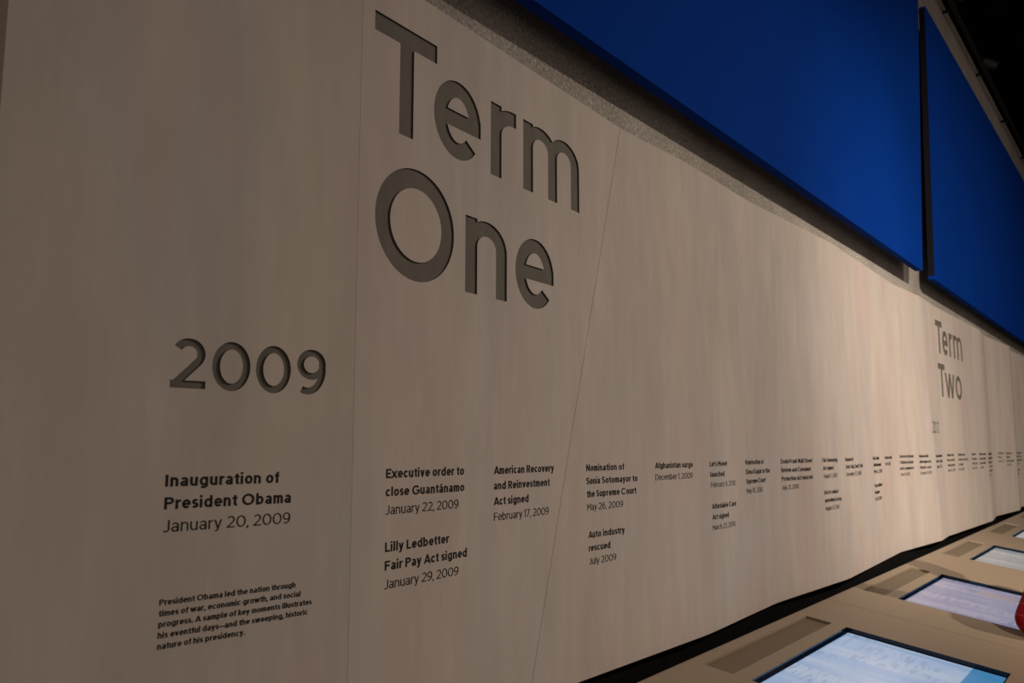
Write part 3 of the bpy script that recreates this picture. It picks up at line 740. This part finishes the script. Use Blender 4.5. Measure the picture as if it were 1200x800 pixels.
PX, PY = 4.37, -.06
OR = (PX, PY, 0)
person = empty('person', OR, 'person in a red checked shirt leaning on the second table, only a sleeve in view', 'person')
hipL, hipR = (4.29, -.08, .88), (4.47, -.08, .88)
waL, waR = (4.31, .03, 1.01), (4.45, .03, 1.01)
chL, chR = (4.30, .19, 1.14), (4.48, .19, 1.14)
shL, shR = (4.215, .31, 1.205), (4.565, .31, 1.205)
nk0, nk1 = (4.39, .325, 1.245), (4.405, .385, 1.33)
elL, wrL, paL = (4.070, .497, .904), (4.285, .468, .850), (4.345, .462, .841)
elR, wrR, paR = (4.690, .450, .935), (4.600, .500, .855), (4.560, .530, .845)
knL, knR, anL, anR = (4.275, -.02, .48), (4.49, .0, .48), (4.27, -.13, .09), (4.50, -.09, .09)
# head frame: looking down at the screen
HC = Vector((4.415, .425, 1.425)); HM = Matrix.Rotation(radians(-24), 3, 'X')
def hp(x, y, z): return tuple(HC + HM @ Vector((x, y, z)))
forms = [[(hipL, .095), (hipR, .095), (waL, .085), (waR, .085)], [(waL, .085), (waR, .085), (chL, .095), (chR, .095)],
         [(chL, .09), (chR, .09), (shL, .05), (shR, .05), (nk0, .06)], [(nk0, .055), (nk1, .052)], [(nk1, .052), (hp(0, -.01, -.05), .062)],
         [(shL, .050), (elL, .038)], [(elL, .037), (wrL, .025)], [(shR, .050), (elR, .038)], [(elR, .037), (wrR, .025)],
         [(hipL, .085), (knL, .052)], [(knL, .050), (anL, .036)], [(hipR, .085), (knR, .052)], [(knR, .050), (anR, .036)],
         # skull, jaw, chin, nose, brow, lips, ears
         [(hp(0, -.012, .03), (.074, .090, .080)), (hp(0, .010, -.015), (.066, .072, .06))], [(hp(0, .018, -.045), .050), (hp(0, .052, -.088), .022)],
         [(hp(0, .086, .012), .009), (hp(0, .104, -.026), .012)], [(hp(-.014, .088, -.030), .009), (hp(.014, .088, -.030), .009)],
         [(hp(-.034, .066, .026), .013), (hp(.034, .066, .026), .013)], [(hp(-.016, .076, -.058), .0075), (hp(.016, .076, -.058), .0075)],
         [(hp(-.075, -.012, .012), (.008, .016, .020)), (hp(-.075, -.010, -.018), (.007, .011, .012))], [(hp(.075, -.012, .012), (.008, .016, .020)), (hp(.075, -.010, -.018), (.007, .011, .012))]]
for sg, wr, pa in ((1, wrL, paL), (-1, wrR, paR)):                 # hands: palm, four unequal bent fingers, thumb from the side of the palm
    w_, p_ = Vector(wr), Vector(pa); d = (p_ - w_).normalized(); sd = Vector((-d.y, d.x, 0)).normalized() * sg; dn = Vector((0, 0, -1))
    k0 = w_ + d * .075
    forms += [[(tuple(w_), .023), (tuple(w_ + d * .022 + sd * .014), .016), (tuple(w_ + d * .022 - sd * .014), .015)],
              [(tuple(w_ + d * .015 + sd * .016), .015), (tuple(w_ + d * .015 - sd * .016), .014), (tuple(k0 + sd * .031), .0115), (tuple(k0 - sd * .033), .011)]]
    for off, L_ in ((.032, .070), (.0105, .080), (-.011, .074), (-.0325, .058)):
        b0 = k0 + sd * off; b1 = b0 + d * L_ * .42 + sd * off * .22 - dn * .004; b2 = b1 + d * L_ * .32 + sd * off * .12 + dn * .006; b3 = b2 + d * L_ * .22 + dn * .010
        forms += [[(tuple(b0), .0092), (tuple(b1), .0082)], [(tuple(b1), .0082), (tuple(b2), .0076)], [(tuple(b2), .0076), (tuple(b3), .0066)]]
    t0 = w_ + d * .026 + sd * .022; t1 = t0 + d * .030 + sd * .026; t2 = t1 + d * .030 + sd * .008
    forms += [[(tuple(t0), .0125), (tuple(t1), .0105)], [(tuple(t1), .0105), (tuple(t2), .0085)]]
body = blob('body', forms, M_SKIN, person, .0042, 3, OR)
for x in (-.033, .033):
    bm = bmesh.new(); bmesh.ops.create_uvsphere(bm, u_segments=16, v_segments=10, radius=.0125, matrix=Matrix.Translation(Vector(hp(x, .0665, .008)) - Vector(OR)))
    bm_obj('eye', bm, M_HAIR, person, True)['label'] = 'dark eye'
cuffL, cuffR = tuple(Vector(elL).lerp(Vector(wrL), .82)), tuple(Vector(elR).lerp(Vector(wrR), .82))
midL = tuple(Vector(shL).lerp(Vector(elL), .55) + Vector((-.030, .026, .0)))
blob('shirt', [[((4.285, -.075, .885), .112), ((4.475, -.075, .885), .112), (waL, .108), (waR, .108)], [(waL, .108), (waR, .108), (chL, .113), (chR, .113)], [(chL, .108), (chR, .108), (shL, .068), (shR, .068), (nk0, .072)],
               [(nk0, .070), ((4.395, .345, 1.268), .064)], [(shL, .074), (midL, .074)], [(midL, .074), (elL, .068)], [(elL, .068), (cuffL, .040)], [(shR, .072), (elR, .062)], [(elR, .062), (cuffR, .040)]], M_RED, person, .008, 5, OR)
blob('trousers', [[((4.292, -.085, .85), .104), ((4.468, -.085, .85), .104), ((4.30, -.06, .90), .10), ((4.46, -.06, .90), .10)], [((4.29, -.085, .84), .104), (knL, .070)], [(knL, .070), ((4.27, -.125, .105), .058)],
                  [((4.47, -.085, .84), .104), (knR, .070)], [(knR, .070), ((4.50, -.085, .105), .058)]], M_JEANS, person, .009, 5, OR)
for an, tw in ((anL, -.02), (anR, .02)):
    x, y, z = an
    blob('shoe', [[((x, y - .045, .040), .038), ((x + tw * .5, y + .07, .042), (.044, .045, .040)), ((x, y, .085), .045)], [((x + tw * .5, y + .07, .038), (.045, .045, .036)), ((x + tw, y + .165, .030), (.040, .038, .028))]], M_SHOE, person, .006, 4, OR)
blob('hair', [[(hp(0, -.030, .050), (.083, .090, .082)), (hp(0, -.055, .000), (.076, .062, .070))], [(hp(0, .015, .092), (.062, .058, .030)), (hp(0, -.03, .085), (.07, .07, .05))],
              [(hp(-.072, -.022, .030), (.014, .030, .030)), (hp(-.06, -.06, -.03), (.02, .03, .04))], [(hp(.072, -.022, .030), (.014, .030, .030)), (hp(.06, -.06, -.03), (.02, .03, .04))]], M_HAIR, person, .006, 4, OR)
